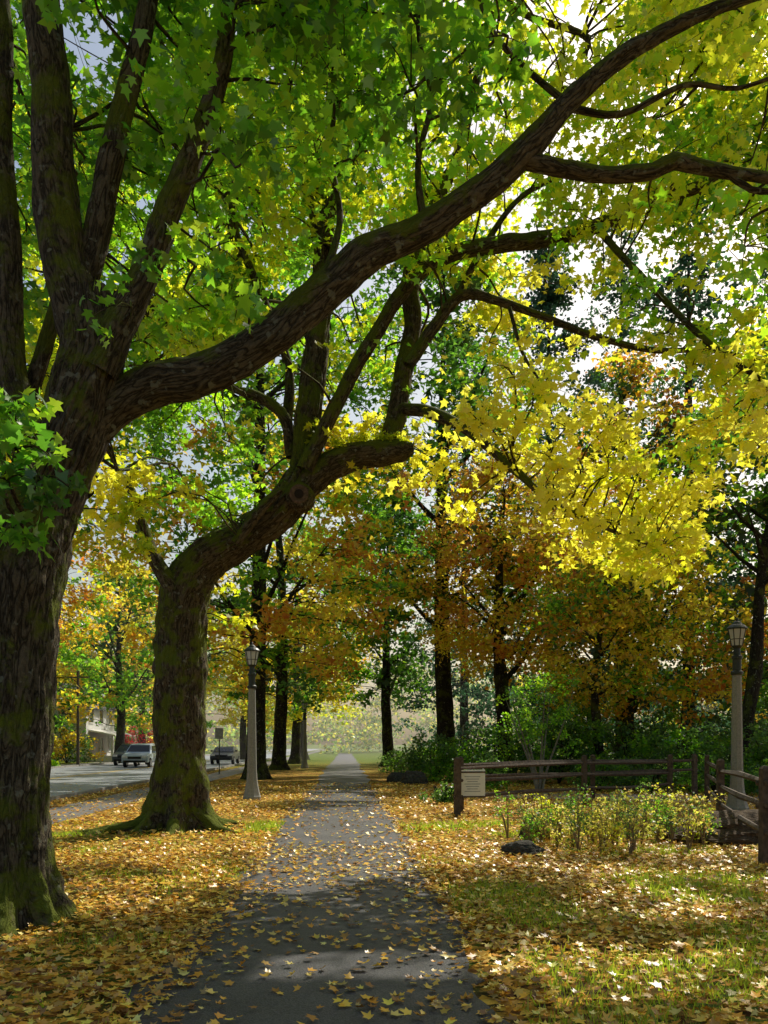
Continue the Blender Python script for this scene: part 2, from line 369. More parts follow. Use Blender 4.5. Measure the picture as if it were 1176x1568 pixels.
class Foliage:
    def __init__(s): s.p = []; s.c = []; s.s = []
    def clump(s, wood, c, r, n, pal, size, flat=0.6, gap=True, tw=4, tone=None, r0=0.022):
        k = 9; P, sc = clump(c, r, n, flat, k)
        t = rng.uniform(0.8, 1.2) if tone is None else tone
        C = pal_cols(pal, n, t); rn = rng.random(n)
        if gap == 'soft': m = ~((lawn_left(P) & (rn < .62)) | (trunk_gap(P) & (rn < .9)))
        elif gap: m = ~(sun_gap(P) & (rn < 0.996))
        else: m = ~(trunk_gap(P) & (rn < .9))
        P = P[m]; C = C[m]
        if wood is not None and tw and len(P) > n*.25: wood.twig(c, sc[:tw], r0)
        s.p.append(P); s.c.append(C); s.s.append(size*rng.uniform(0.6, 1.2, len(P)))
    def region(s, wood, u0, u1, v0, v1, d0, d1, n, r, nl, pal, size, gap=True, thr=0.0, **kw):
        for _ in range(n):
            for _try in range(6):
                u, v, d = rng.uniform(u0, u1), rng.uniform(v0, v1), rng.uniform(d0, d1)
                if thr == 0 or vnoise(np.array([[u/110., v/90., 3.]]))[0] > thr: break
            pl = pal if isinstance(pal, str) else pal[rng.integers(len(pal))]
            rr = r*rng.uniform(0.65, 1.25)
            s.clump(wood, V(u, v, d), rr, int(nl*(rr/r)**2), pl, size, gap=gap, **kw)
    def done(s, name, parent, tmpl, mat=None, **kw):
        P = np.vstack(s.p); C = np.vstack(s.c); Z = np.concatenate(s.s)
        v, f, c = build_leaves(P, Z, C, tmpl, **kw)
        return np_mesh(name, v, f, mat or M_LEAF, parent, col=c)

def line(w, pts, nseg=10, step=0.2, d=None, **kw):
    w.tube([V(p[0], p[1], p[3] if len(p) > 3 else d) for p in pts], [p[2] for p in pts], nseg, step, **kw)

# ================================================================== TREE 1 (near, left)
t1 = empty('maple_tree'); w = Wood(); D1 = 7.3
base = V(6, 0, D1)[0]
w.tube([(base, D1, -0.15), (base+0.0, D1, 0.5), (V(10, 1200, D1)), V(22, 1000, D1), V(36, 860, D1), V(78, 740, D1), V(116, 640, D1), V(142, 540, D1), V(135, 450, D1)],
       [0.42, 0.375, 0.355, 0.355, 0.36, 0.30, 0.29, 0.26, 0.22], 160, 0.025, rough=0.09, flare=(0.28, 0.75, 6), ridge=0.06)
line(w, [(95, 715, .17), (130, 662, .19), (178, 618, .185), (235, 588, .18), (305, 575, .17), (395, 532, .168), (480, 462, .165), (560, 392, .15), (650, 350, .135), (740, 288, .125), (808, 228, .115), (868, 160, .095), (950, 90, .08), (1050, 32, .06), (1180, -15, .045), (1330, -60, .03)], 36, 0.05, D1+.1, rough=0.12, ridge=0.02)
line(w, [(138, 560, .20), (108, 440, .20), (90, 340, .19), (80, 230, .18), (78, 120, .165), (62, 0, .15), (55, -150, .12), (90, -320, .08)], 32, 0.05, D1, rough=0.1, ridge=0.02)
line(w, [(125, 460, .12), (150, 350, .12), (165, 270, .115), (185, 180, .105), (215, 60, .09), (240, -60, .07), (280, -220, .04)], 20, 0.08, D1+.1, rough=0.1, ridge=.012)
line(w, [(150, 570, .16), (185, 490, .145), (222, 420, .125), (262, 310, .11), (305, 210, .095), (338, 110, .08), (352, 0, .065), (380, -150, .04)], 20, 0.08, D1-.1, rough=0.1, ridge=.012)
line(w, [(75, 760, .15), (42, 650, .14), (18, 560, .13), (14, 400, .115), (2, 220, .10), (6, 60, .085), (-8, -100, .06)], 20, 0.08, D1+.35, rough=0.1, ridge=.012)
line(w, [(40, 620, .08), (72, 520, .075), (92, 440, .06), (110, 330, .05), (100, 200, .04)], 12, 0.1, D1+.5, rough=0.1)
line(w, [(790, 243, .075, 7.4), (860, 258, .075, 7.45), (930, 268, .07, 7.5), (1000, 262, .07, 7.5), (1032, 247, .07, 7.5), (1100, 262, .06, 7.5), (1180, 274, .05, 7.5), (1320, 310, .035, 7.6)], 16, 0.08, rough=0.12, ridge=.01)
line(w, [(1110, 262, .035), (1150, 290, .03), (1200, 300, .025), (1290, 360, .02)], 8, 0.1, 7.5, rough=.1)
line(w, [(870, 165, .035), (950, 175, .03), (1050, 130, .025), (1130, 135, .02), (1230, 100, .015)], 8, 0.1, 7.7, rough=.1)
line(w, [(870, 160, .035), (800, 100, .03), (750, 40, .025), (720, -60, .02)], 8, 0.1, 7.8, rough=.1)
line(w, [(650, 350, .04), (640, 250, .03), (660, 150, .025), (640, 40, .02), (660, -80, .015)], 8, 0.1, 7.7, rough=.1)
line(w, [(480, 470, .04, 7.4), (520, 340, .032, 7.8), (505, 230, .028, 8), (520, 120, .022, 8.2), (500, 0, .018, 8.3)], 8, 0.1, rough=.1)
for e in [(3.5, 6, 9), (1, 3, 9.5), (-3, 4, 9.5), (4.5, 9, 10), (0, 9, 11.5), (-5, 9, 12), (-2, 6.5, 12.5)]:
    w.twig(np.array(e, float), [], 0.05, keep=True)
f = Foliage(); SZ = 0.125
f.region(w, 100, 640, -90, 170, 6.6, 9.8, 38, .50, 95, ['green', 'green', 'bgreen'], SZ)
f.region(w, 430, 780, -60, 270, 7, 9.5, 22, .42, 70, ['bgreen', 'bgreen', 'green'], SZ)
f.region(w, 120, 400, 150, 560, 6.3, 9, 24, .38, 65, ['green', 'bgreen'], SZ)
f.region(w, -20, 110, -20, 540, 8, 10, 14, .40, 70, 'green', SZ)
f.region(w, -70, 75, 620, 830, 5.2, 6.0, 8, .26, 50, ['green', 'dgreen', 'bgreen'], .12, gap=False)
f.region(w, 740, 1190, -60, 190, 8, 11, 18, .45, 55, 'ygreen', SZ)
f.region(w, 880, 1190, 290, 400, 7.6, 9, 5, .35, 45, ['ygreen', 'bgreen'], SZ)
f.region(w, -300, 1500, -620, -90, 6, 12, 70, .75, 110, 'green', .17)  # unseen crown above the view, added and thickened to shade the ground
w.done('trunk_and_limbs', M_BARK, t1); f.done('foliage', t1, T_MAPLE)

# ================================================================== TREE 2
t2 = empty('maple_tree'); w = Wood(); D2 = 15.5
bx = V(276, 0, D2)[0]
w.tube([(bx, D2, -0.15), (bx, D2, 0.5), V(277, 1150, D2), V(276, 1050, D2), V(277, 960, D2), V(284, 905, D2), V(312, 862, D2), V(360, 832, D2), V(408, 800, D2), V(445, 762, D2), V(466, 715, D2), V(470, 660, D2), V(478, 590, D2), V(487, 500, D2), V(496, 410, D2), V(490, 330, D2), V(470, 268, D2), V(472, 200, D2), (V(500, 90, D2)), V(520, -40, D2), V(530, -250, D2+1)],
       [.58, .50, .47, .47, .48, .47, .41, .36, .34, .33, .28, .245, .235, .22, .21, .21, .20, .17, .13, .10, .05], 96, 0.05, rough=0.12, flare=(0.33, 1.15, 7), ridge=0.06)
for (a, L_) in [(-2.6, 1.5), (-.5, 1.1), (3.6, 1.7), (-1.5, 1.0), (.9, 1.3)]:
    c_, s_ = math.cos(a), math.sin(a)
    w.tube([(bx+.35*c_, D2+.35*s_, .38), (bx+.7*c_, D2+.7*s_, .12), (bx+L_*c_, D2+L_*s_, .0), (bx+(L_+.5)*c_+.1, D2+(L_+.5)*s_, -.08)], [.17, .13, .08, .04], 14, .06, rough=.2, ridge=.015, keep=False)
line(w, [(458, 755, .26), (492, 722, .25), (530, 702, .25), (570, 695, .24), (612, 690, .20), (632, 686, .10)], 32, 0.08, D2-.1, rough=.18, ridge=.02)
line(w, [(590, 700, .20), (606, 640, .19), (618, 570, .18), (632, 500, .17), (628, 430, .16), (650, 350, .13), (700, 240, .10), (730, 120, .08), (760, 0, .05)], 20, 0.1, D2, rough=.12, ridge=.015)
line(w, [(466, 720, .15), (500, 650, .14), (535, 580, .13), (570, 520, .13), (610, 455, .13), (650, 412, .13), (705, 385, .14), (780, 372, .15), (850, 364, .145), (920, 344, .13), (985, 308, .12), (1060, 290, .11), (1120, 265, .09), (1250, 240, .06)], 20, 0.1, D2-.4, rough=.12, ridge=.015)
line(w, [(625, 560, .11), (665, 500, .11), (708, 452, .10), (765, 462, .075), (840, 488, .065), (910, 515, .06), (1000, 536, .055), (1095, 537, .04), (1200, 560, .03)], 12, 0.12, D2-.7, rough=.1)
line(w, [(700, 455, .07), (740, 380, .06), (800, 300, .05), (900, 250, .04), (1000, 180, .03), (1080, 90, .02)], 8, 0.15, D2-.2, rough=.1)
line(w, [(608, 625, .12, D2), (660, 632, .11, 15), (720, 662, .09, 14.3), (780, 712, .075, 13.7), (845, 768, .05, 13.2), (930, 810, .03, 12.9), (1010, 840, .018, 12.7)], 10, 0.12, rough=.1)
line(w, [(915, 350, .07, 14.8), (960, 400, .06, 14), (1020, 462, .055, 13.5), (1085, 525, .05, 13), (1180, 592, .04, 12.8), (1260, 650, .03, 12.6)], 8, 0.15, rough=.1)
line(w, [(780, 470, .035), (800, 540, .03), (830, 590, .02), (850, 650, .015)], 6, 0.15, 14.4)
line(w, [(268, 905, .16), (240, 862, .14), (222, 820, .12), (205, 760, .08), (180, 720, .05)], 14, 0.1, D2-.3, rough=.1)
line(w, [(447, 700, .12), (436, 640, .11), (400, 610, .10), (360, 595, .08), (300, 560, .06), (240, 480, .04)], 12, 0.1, D2+.2, rough=.1)
line(w, [(440, 640, .10), (441, 560, .09), (400, 450, .08), (360, 350, .07), (350, 250, .05), (320, 120, .04)], 12, 0.12, D2+.5, rough=.1)
line(w, [(360, 832, .10), (400, 780, .09), (430, 750, .06)], 12, 0.12, D2-.5, rough=.08)
line(w, [(498, 380, .12), (510, 310, .11), (540, 240, .09), (600, 150, .06), (620, 40, .04)], 12, 0.12, D2-.3, rough=.1)
line(w, [(860, 120, .03), (900, 60, .06), (800, 20, .06), (740, -40, .09)], 8, 0.15, D2)
kc = V(458, 757, D2-.45)
w.tube([kc+np.array([0, .3, 0]), kc+np.array([0, .05, 0]), kc, kc+np.array([0, -.02, 0]), kc+np.array([0, -.01, 0])], [.27, .25, .23, .19, .15], 24, .03, rough=.06)
bk_ = Builder(); bk_.lathe(tuple(kc+np.array([0, -.02, 0])), [(.175, .06), (.175, -.012), (.13, -.02), (.08, -.008)], 20, axis='Y'); bk_.lathe(tuple(kc+np.array([0, -.03, 0])), [(.085, .02), (.085, -.012)], 14, 1, axis='Y')
bk_.done('pruned_knot', [simple('cut_wood', (.10, .06, .038), .9, nscale=18, var=.5, bump=.01), simple('rotten_wood', (.02, .012, .008), .95)], t2)
for e in [(3, 17, 17), (7, 15, 14), (-3, 16, 18), (-6, 18, 15), (7, 12, 13), (2, 13, 16), (9, 19, 12)]:
    w.twig(np.array(e, float), [], 0.05, keep=True)
f = Foliage(); SZ = 0.15
f.region(w, -40, 660, -60, 620, 13.5, 19, 185, .80, 160, ['green', 'bgreen', 'ygreen', 'ygreen'], SZ, thr=.36)
f.region(w, 220, 640, 330, 600, 17, 20, 30, .8, 150, ['green', 'bgreen', 'ygreen'], SZ)
f.region(w, 230, 430, 600, 800, 16, 19, 20, .7, 150, ['green', 'bgreen'], SZ)
f.region(w, 620, 1200, -60, 400, 13, 18, 125, .75, 135, ['ygreen', 'ygreen', 'bgreen'], SZ, thr=.36)
f.region(w, 980, 1200, 20, 300, 17, 20, 22, .8, 130, ['yellow', 'gold', 'orange'], SZ)
f.region(w, 680, 960, 400, 560, 14, 17, 20, .6, 120, ['yellow', 'ygreen', 'yellow'], SZ)
for (u, v) in [(700, 590), (725, 640), (780, 580), (840, 600), (800, 655), (880, 640), (765, 700), (850, 700), (920, 690), (900, 750), (965, 730), (830, 745), (940, 800), (1000, 780), (1040, 820), (985, 850), (1035, 872), (1068, 838), (900, 830), (865, 795), (945, 655), (1010, 740), (1050, 770), (960, 870)]:
    for _ in (0, 1):
        f.clump(w, V(u+rng.normal()*10, v+rng.normal()*10, rng.uniform(12.0, 14.2)), .50, 88, 'yellow' if rng.random() < .8 else 'ygreen', SZ*.92, gap='soft', flat=.7)
for (u, v) in [(1060, 560), (1110, 590), (1150, 560), (1080, 650), (1140, 640), (1060, 700), (1150, 690), (1180, 600), (1110, 540), (1180, 660)]:
    f.clump(w, V(u, v, rng.uniform(12, 13.5)), .45, 75, ['yellow', 'ygreen', 'yellow'][rng.integers(3)], SZ, gap=False)
f.region(w, 500, 720, 650, 790, 15.3, 17, 18, .48, 85, ['gold', 'yellow'], SZ, gap='soft')
f.region(w, 540, 690, 640, 720, 15.3, 17, 5, .4, 60, ['ygreen'], SZ, gap='soft')
for (u, v) in [(165, 745), (200, 730), (190, 790), (160, 800), (215, 840), (215, 770), (180, 760)]:
    f.clump(w, V(u, v, 13.6), .36, 75, 'ygreen' if rng.random() < .6 else 'yellow', SZ, gap=False)
f.region(w, 240, 320, 740, 830, 14, 15, 4, .3, 22, 'gold', SZ, gap=False)
f.region(w, 330, 375, 900, 970, 15.2, 15.8, 3, .3, 50, 'ygreen', SZ, gap=False)
f.region(w, 920, 1190, 400, 530, 12.5, 14.5, 16, .5, 75, ['ygreen', 'bgreen'], SZ)
for (u, v, r_) in [(520, 676, .25), (545, 668, .25), (570, 666, .25), (595, 666, .22), (615, 668, .16), (505, 690, .2)]:
    f.clump(None, V(u, v+6, D2-.15), r_, 300, 'ygreen', .05, gap=False, flat=.35, tone=.8)
for (u, v) in [(300, 838), (325, 822), (350, 808), (280, 850), (375, 795), (430, 735), (400, 772)]:
    f.clump(None, V(u, v+8, D2-.1), .2, 150, 'green', .05, gap=False, flat=.4)
f.region(w, -150, 1350, -650, -70, 13, 20, 70, 1.05, 150, ['green', 'ygreen'], .19)
w.done('trunk_and_limbs', M_BARK2, t2); f.done('foliage', t2, T_MAPLE)

# ================================================================== background trees
def bg_tree(x, y, h, tr, z0, cr, ncl, nl, pal, size=.28, name='maple_tree', lean=(0, 0), mat=M_BARKD, clr=1.3, gap=True, low=None, core=700, tmpl=T_TRI5):
    e = empty(name); w = Wood(); f = Foliage(); lx, ly = lean
    P = [(x, y, -.1), (x+lx*.1, y+ly*.1, h*.06), (x+lx*.3+rng.normal()*.15, y+ly*.3, h*.25), (x+lx*.6+rng.normal()*.25, y+ly*.6, h*.5), (x+lx+rng.normal()*.3, y+ly, h*.9)]
    w.tube(P, [tr*1.25, tr, tr*.85, tr*.6, tr*.12], 16, .3, rough=.1, flare=(.35, .6, 6))
    for k in range(8):
        zz = rng.uniform(max(z0*.8, h*.2), h*.6); a = rng.uniform(0, 6.28); q = zz/h
        A = np.array([x+lx*q, y+ly*q, zz]); L = cr*rng.uniform(.4, .7)
        B = A+np.array([math.cos(a)*L, math.sin(a)*L, L*rng.uniform(.6, 1.2)])
        w.tube([A, A+(B-A)*.35+np.array([0, 0, -.05*L]), A+(B-A)*.7, B], [tr*.32, tr*.24, tr*.14, tr*.06], 7, .4, rough=.1)
    H = h-z0
    prof = lambda q: cr*math.sin(math.pi*min(1, .16+.84*q**.8))**.6
    for k in range(ncl):
        q = rng.random(); rad = prof(q)*rng.uniform(.3, 1)**.6
        a = rng.uniform(0, 6.28); c = np.array([x+lx*.7+rad*math.cos(a), y+ly*.7+rad*math.sin(a), z0+H*q])
        pl = pal if isinstance(pal, str) else pal[rng.integers(len(pal))]
        if low and q < .40: pl = low[rng.integers(len(low))]
        f.clump(w, c, clr*rng.uniform(.7, 1.3), nl, pl, size, gap=gap, tw=1, r0=.018)
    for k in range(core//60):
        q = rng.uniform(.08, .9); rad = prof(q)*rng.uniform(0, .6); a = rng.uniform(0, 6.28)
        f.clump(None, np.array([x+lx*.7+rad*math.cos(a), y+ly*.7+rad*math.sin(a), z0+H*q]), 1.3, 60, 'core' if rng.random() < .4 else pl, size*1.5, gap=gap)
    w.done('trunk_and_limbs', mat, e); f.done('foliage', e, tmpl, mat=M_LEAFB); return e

# maples added with trunks out of view, to shade the foreground
bg_tree(10.6, 16.5, 17, .36, 8.6, 5.2, 120, 150, ['green', 'ygreen'], .19, core=2400, mat=M_BARK)
bg_tree(4.5, -3.0, 14, .4, 6.0, 5.5, 40, 120, ['green', 'ygreen'], .22, core=600, mat=M_BARK)
# avenue row on the left of the path
bg_tree(-5.9, 38, 29, .42, 5.0, 7.0, 200, 140, ['green', 'green', 'ygreen', 'green'], .27, low=['orange', 'rust', 'orange', 'green'], core=2000)
bg_tree(-6.6, 52, 25, .42, 4.5, 6.5, 110, 110, ['green', 'green', 'orange'], .32, low=['orange', 'orange', 'dgreen'], core=1200)
bg_tree(-7.3, 68, 20, .4, 4.0, 6.5, 80, 100, ['orange', 'green', 'gold'], .34, core=900)
bg_tree(-8.4, 86, 16, .4, 3.5, 6, 60, 90, ['gold', 'ygreen'], .38)
# street trees over the road
bg_tree(-23.5, 46, 19, .4, 3.6, 8.5, 220, 140, ['orange', 'rust', 'orange', 'green'], .28, core=2400)
bg_tree(-22.5, 70, 17, .4, 3.4, 7.5, 110, 100, ['orange', 'green'], .34, core=1200)
bg_tree(-21.5, 30, 23, .4, 7.0, 7.0, 140, 130, ['green', 'ygreen'], .26, core=1600)
bg_tree(-12.6, 27.5, 24, .4, 8.2, 6.5, 160, 140, ['green', 'green', 'ygreen'], .24, low=['green', 'orange', 'ygreen'], core=2000)
bg_tree(-15, 88, 16, .4, 3.5, 8, 90, 100, ['orange', 'gold', 'green'], .38, core=1200)
bg_tree(-34, 74, 16, .4, 3, 8, 90, 100, ['green', 'orange', 'dgreen'], .38, core=1500)
bg_tree(-27, 92, 18, .4, 3, 8, 80, 100, ['green', 'orange'], .42, core=1500)
# right of the path
bg_tree(3.4, 45, 30, .5, 7.5, 7.0, 170, 120, ['green', 'dgreen', 'green', 'ygreen'], .29, core=2000)
bg_tree(.3, 60, 20, .4, 5.0, 5.5, 90, 110, ['dgreen', 'green'], .33, core=1200)
bg_tree(6.1, 41, 15.5, .42, 5.6, 4.7, 160, 140, ['rust', 'rust', 'orange'], .23, core=1200)
bg_tree(11.3, 37, 12, .35, 3.2, 4.5, 120, 130, ['rust', 'orange', 'orange', 'green'], .22, core=1000)
bg_tree(14.5, 50, 25, .45, 9, 6, 130, 120, ['rust', 'rust', 'orange', 'dgreen'], .31, core=1600)
bg_tree(12.6, 30, 17, .28, 9, 4, 45, 90, ['dgreen', 'green', 'orange'], .26, lean=(2.6, 0))
bg_tree(8.7, 33, 9.5, .22, 3.6, 2.8, 50, 110, ['orange', 'green'], .19)
bg_tree(20, 38, 22, .4, 3, 6, 100, 120, ['dgreen', 'green', 'rust'], .29, core=1400)
bg_tree(27, 48, 24, .4, 3, 7, 60, 100, ['dgreen', 'rust'], .34, core=900)

def conifer(x, y, h, r, n, size=.34):
    e = empty('fir_tree'); w = Wood(); f = Foliage()
    w.tube([(x, y, -.1), (x, y, h*.5), (x, y, h)], [.4, .25, .03], 10, .8, rough=.05)
    for k in range(n):
        q = rng.random()**1.2; z = 2+q*(h-2); rad = r*(1-q)**.65*rng.uniform(.3, 1.05); a = rng.uniform(0, 6.28)
        c = np.array([x+rad*math.cos(a), y+rad*math.sin(a), z-rad*.3])
        f.clump(None, c, 1.3, 80, 'conifer', size, flat=.4, gap=True)
        if k % 4 == 0: w.tube([(x, y, z), (x+rad*.5*math.cos(a), y+rad*.5*math.sin(a), z-rad*.05), tuple(c)], [.06, .04, .015], 5, .6, keep=False)
    w.done('trunk', M_BARKD, e); f.done('needles', e, T_QUAD, mat=M_LEAFB, droop=1.2)
for a in [(18.5, 50, 36, 6, 230), (26.5, 54, 38, 6, 190), (12.0, 60, 39, 6.5, 240), (19, 66, 44, 7, 200), (7.0, 72, 38, 6.5, 180), (32, 62, 32, 6, 90)]:
    conifer(*a)

f = Foliage()
for k in range(620):
    a = rng.uniform(-85, 120); y = 165+rng.uniform(-20, 30); hh = 14+5*math.sin(a*.13)+4*math.sin(a*.37)
    f.clump(None, np.array([a, y, rng.uniform(1.0, max(3, hh))]), rng.uniform(2.0, 3.4), 80, 'haze', .7, gap=False)
f.done('distant_trees', None, T_QUAD, mat=M_LEAFB)
f = Foliage()
for k in range(130):
    a = rng.uniform(11.5, 45); y = 84+rng.uniform(-8, 8)
    f.clump(None, np.array([a, y, rng.uniform(.8, 9)]), rng.uniform(1.5, 2.5), 70, ['under', 'conifer', 'orange'][rng.integers(3)], .6, gap=False)
for k in range(190):
    a = rng.uniform(-75, -30); y = 105+rng.uniform(-20, 20)
    f.clump(None, np.array([a, y, rng.uniform(.8, 15)]), rng.uniform(1.8, 3), 70, ['green', 'orange', 'dgreen'][rng.integers(3)], .7, gap=False)
f.done('distant_trees', None, T_QUAD, mat=M_LEAFB)

def shrub(name, cx, cy, rx, ry, h, n, nl, pal, size, r=.45):
    e = empty(name); w = Wood(); f = Foliage()
    for k in range(9):
        a = rng.uniform(0, 6.28)
        w.tube([(cx, cy, -.03), (cx+rx*.3*math.cos(a), cy+ry*.3*math.sin(a), h*.4), (cx+rx*.6*math.cos(a), cy+ry*.6*math.sin(a), h*.8)], [.03, .022, .008], 5, .2)
    for k in range(n):
        a = rng.uniform(0, 6.28); q = rng.random()**.5; zz = h*(1-.5*q*q)*rng.uniform(.1, 1)
        f.clump(w, np.array([cx+rx*q*math.cos(a), cy+ry*q*math.sin(a), zz]), r, nl, pal if isinstance(pal, str) else pal[rng.integers(len(pal))], size, gap=False, tw=1, flat=.8, r0=.01)
    w.done('stems', M_BARKD, e); f.done('foliage', e, T_QUAD, mat=M_LEAFB)
for a in [(2.2, 36, 1.8, 1.4, 2.2, 40), (4.6, 34, 2, 1.5, 2.6, 50), (7.0, 33, 1.7, 1.5, 3.0, 55), (9.3, 31, 1.8, 1.5, 2.8, 55), (11.6, 29, 2, 1.5, 2.5, 50), (13.6, 28, 2, 1.5, 2.8, 50), (15.5, 33, 3, 2, 3.8, 50), (9.2, 39, 3, 2, 4.8, 55), (13.5, 38, 3, 2, 4.4, 50), (1.6, 47, 1.6, 1.5, 1.7, 25)]:
    shrub('evergreen_shrub', *a, 110, ['under', 'under', 'green'], .13, .5)
for (x_, y_) in [(3.4, 28.8), (7.2, 27.6), (8.8, 27.2), (10.6, 26.4), (12.2, 25.6)]:
    shrub('fern_shrub', x_, y_, 1.0, .6, 1.2, 28, 90, ['under', 'green', 'under'], .09, .3)
shrub('evergreen_shrub', 1.55, 22.5, .45, .4, .6, 16, 80, 'under', .08, .2)
shrub('red_shrub', -23.2, 80, 2.3, 1.5, 4.0, 46, 90, 'red', .16, .6)
shrub('garden_shrub', -28, 62, 2, 1.5, 2.2, 20, 90, 'under', .2, .6)
shrub('garden_shrub', -24.5, 58, 1.6, 1.2, 1.5, 16, 90, 'bgreen', .2, .5)
shrub('garden_shrub', -27, 70, 3, 1.2, 3.6, 30, 90, ['under', 'orange'], .24, .8)

e = empty('young_tree'); w = Wood(); f = Foliage(); X, Y = 5.1, 27.0
for k in range(7):
    a = k*.9+rng.random()*.4
    w.tube([(X+.05*math.cos(a), Y, -.05), (X+.3*math.cos(a), Y+.2*math.sin(a), .9), (X+.75*math.cos(a), Y+.6*math.sin(a), 2.1), (X+1.1*math.cos(a), Y+.9*math.sin(a), 3.1)], [.045, .035, .022, .01], 7, .15)
for k in range(60):
    a = rng.uniform(0, 6.28); q = rng.random()**.6*1.3
    f.clump(w, np.array([X+q*math.cos(a), Y+q*math.sin(a), rng.uniform(1.3, 3.8)]), .32, 55, ['green', 'bgreen', 'green', 'under'][rng.integers(4)], .095, gap=False, tw=1, r0=.008)
w.done('stems', simple('pale_bark', (.18, .165, .14), .9), e); f.done('foliage', e, T_QUAD, mat=M_LEAFB)

# perennial bed
e = empty('garden_plants'); f = Foliage(); w = Wood()
for k in range(130):
    x, y = rng.uniform(1.9, 6.0), rng.uniform(11.6, 16.2)
    if (x-3.8-(y-13.6)*.25)**2/3.4+(y-13.8)**2/4.6 > 1: continue
    hh = rng.uniform(.3, .8); pl = ['dry', 'ygreen', 'dry', 'under', 'green', 'dry'][rng.integers(6)]
    for j in range(7):
        a = rng.uniform(0, 6.28); rr = hh*.45*rng.random()
        tip = np.array([x+rr*math.cos(a), y+rr*math.sin(a), hh*rng.uniform(.5, 1.15)])
        w.tube([(x, y, -.02), (x+rr*.4*math.cos(a), y+rr*.4*math.sin(a), hh*.5), tip], [.008, .006, .003], 4, .15, keep=False)
        f.clump(None, tip-np.array([0, 0, .1]), .13, 26, pl, .045, gap=False, flat=1.4)
w.done('stems', simple('dry_stem', (.20, .14, .08), .9), e); f.done('foliage', e, T_TRI5, mat=M_LEAFB)

# ================================================================== ground
me = bpy.data.meshes.new('ground'); me.from_pydata([(-2500, -600, 0), (2500, -600, 0), (2500, 4000, 0), (-2500, 4000, 0)], [], [(0, 1, 2, 3)])
me.materials.append(ground_material()); scene.collection.objects.link(bpy.data.objects.new('ground', me))

def strip(name, ys, left, right, z, mat, jit=0.0, nx=1):
    vs = []; n = len(ys)
    for y in ys:
        l, r = left(y), right(y)
        if jit: l += (vnoise(np.array([[y*1.3, 1., 5.]]))[0]-.5)*jit+(vnoise(np.array([[y*5, 1., 5.]]))[0]-.5)*jit*.5; r += (vnoise(np.array([[y*1.3, 7., 9.]]))[0]-.5)*jit+(vnoise(np.array([[y*5, 7., 9.]]))[0]-.5)*jit*.5
        vs += [(l, y, z), (r, y, z)]
    fs = [(2*i, 2*i+1, 2*i+3, 2*i+2) for i in range(n-1)]
    me = bpy.data.meshes.new(name); me.from_pydata(vs, [], fs); me.materials.append(mat); me.update()
    o = bpy.data.objects.new(name, me); scene.collection.objects.link(o); return o
pc = lambda y: -.10-.046*y
ysn = list(np.arange(-8, 30, .12))+list(np.arange(30, 150, 1.5))
strip('footpath', ysn, lambda y: pc(y)-1.2, lambda y: pc(y)+1.12, .004, asphalt_material('asphalt_path', (.046, .046, .052), (.088, .086, .092), 0, .58), .34)
ysr = [-30, 0, 30, 60, 100, 200, 300]
rl = lambda y: -8.4-.046*y
strip('road', ysr, lambda y: rl(y)-11, rl, .004, asphalt_material('asphalt_road', (.22, .24, .27), (.28, .30, .33), 0, .5))
yel = simple('road_paint', (.6, .42, .08), .7)
strip('road_marking', ysr, lambda y: rl(y)-5.6, lambda y: rl(y)-5.48, .008, yel)
strip('road_marking', ysr, lambda y: rl(y)-5.36, lambda y: rl(y)-5.24, .008, yel)
conc = simple('concrete', (.27, .26, .24), .9, nscale=3)
strip('pavement', ysr, lambda y: rl(y)+1.0, lambda y: rl(y)+2.5, .004, asphalt_material('pavement_asphalt', (.11, .11, .12), (.16, .16, .17), .15))
strip('pavement', ysr, lambda y: rl(y)-14, lambda y: rl(y)-12.5, .004, conc)
b = Builder()
for s in (0, -11.15):
    for i in range(len(ysr)-1):
        y0, y1 = ysr[i], ysr[i+1]; a0, a1 = rl(y0)+s, rl(y1)+s
        b.add([(a0, y0, 0), (a0+.15, y0, 0), (a1+.15, y1, 0), (a1, y1, 0), (a0, y0, .13), (a0+.15, y0, .13), (a1+.15, y1, .13), (a1, y1, .13)], [(4, 5, 6, 7), (0, 3, 7, 4), (1, 5, 6, 2)])
b.done('kerb', [conc])
xs = np.linspace(2.2, 40, 60); vs = []
for x in xs:
    yc = 26.5-.30*(x-2.2)*(x < 12)-2.94*(x >= 12)
    vs += [(x, yc-1.5, .005), (x, yc+1.6, .005)]
me = bpy.data.meshes.new('gravel_path'); me.from_pydata(vs, [], [(2*i, 2*i+2, 2*i+3, 2*i+1) for i in range(59)])
me.materials.append(asphalt_material('gravel', (.20, .18, .19), (.29, .26, .27), .12)); scene.collection.objects.link(bpy.data.objects.new('gravel_path', me))

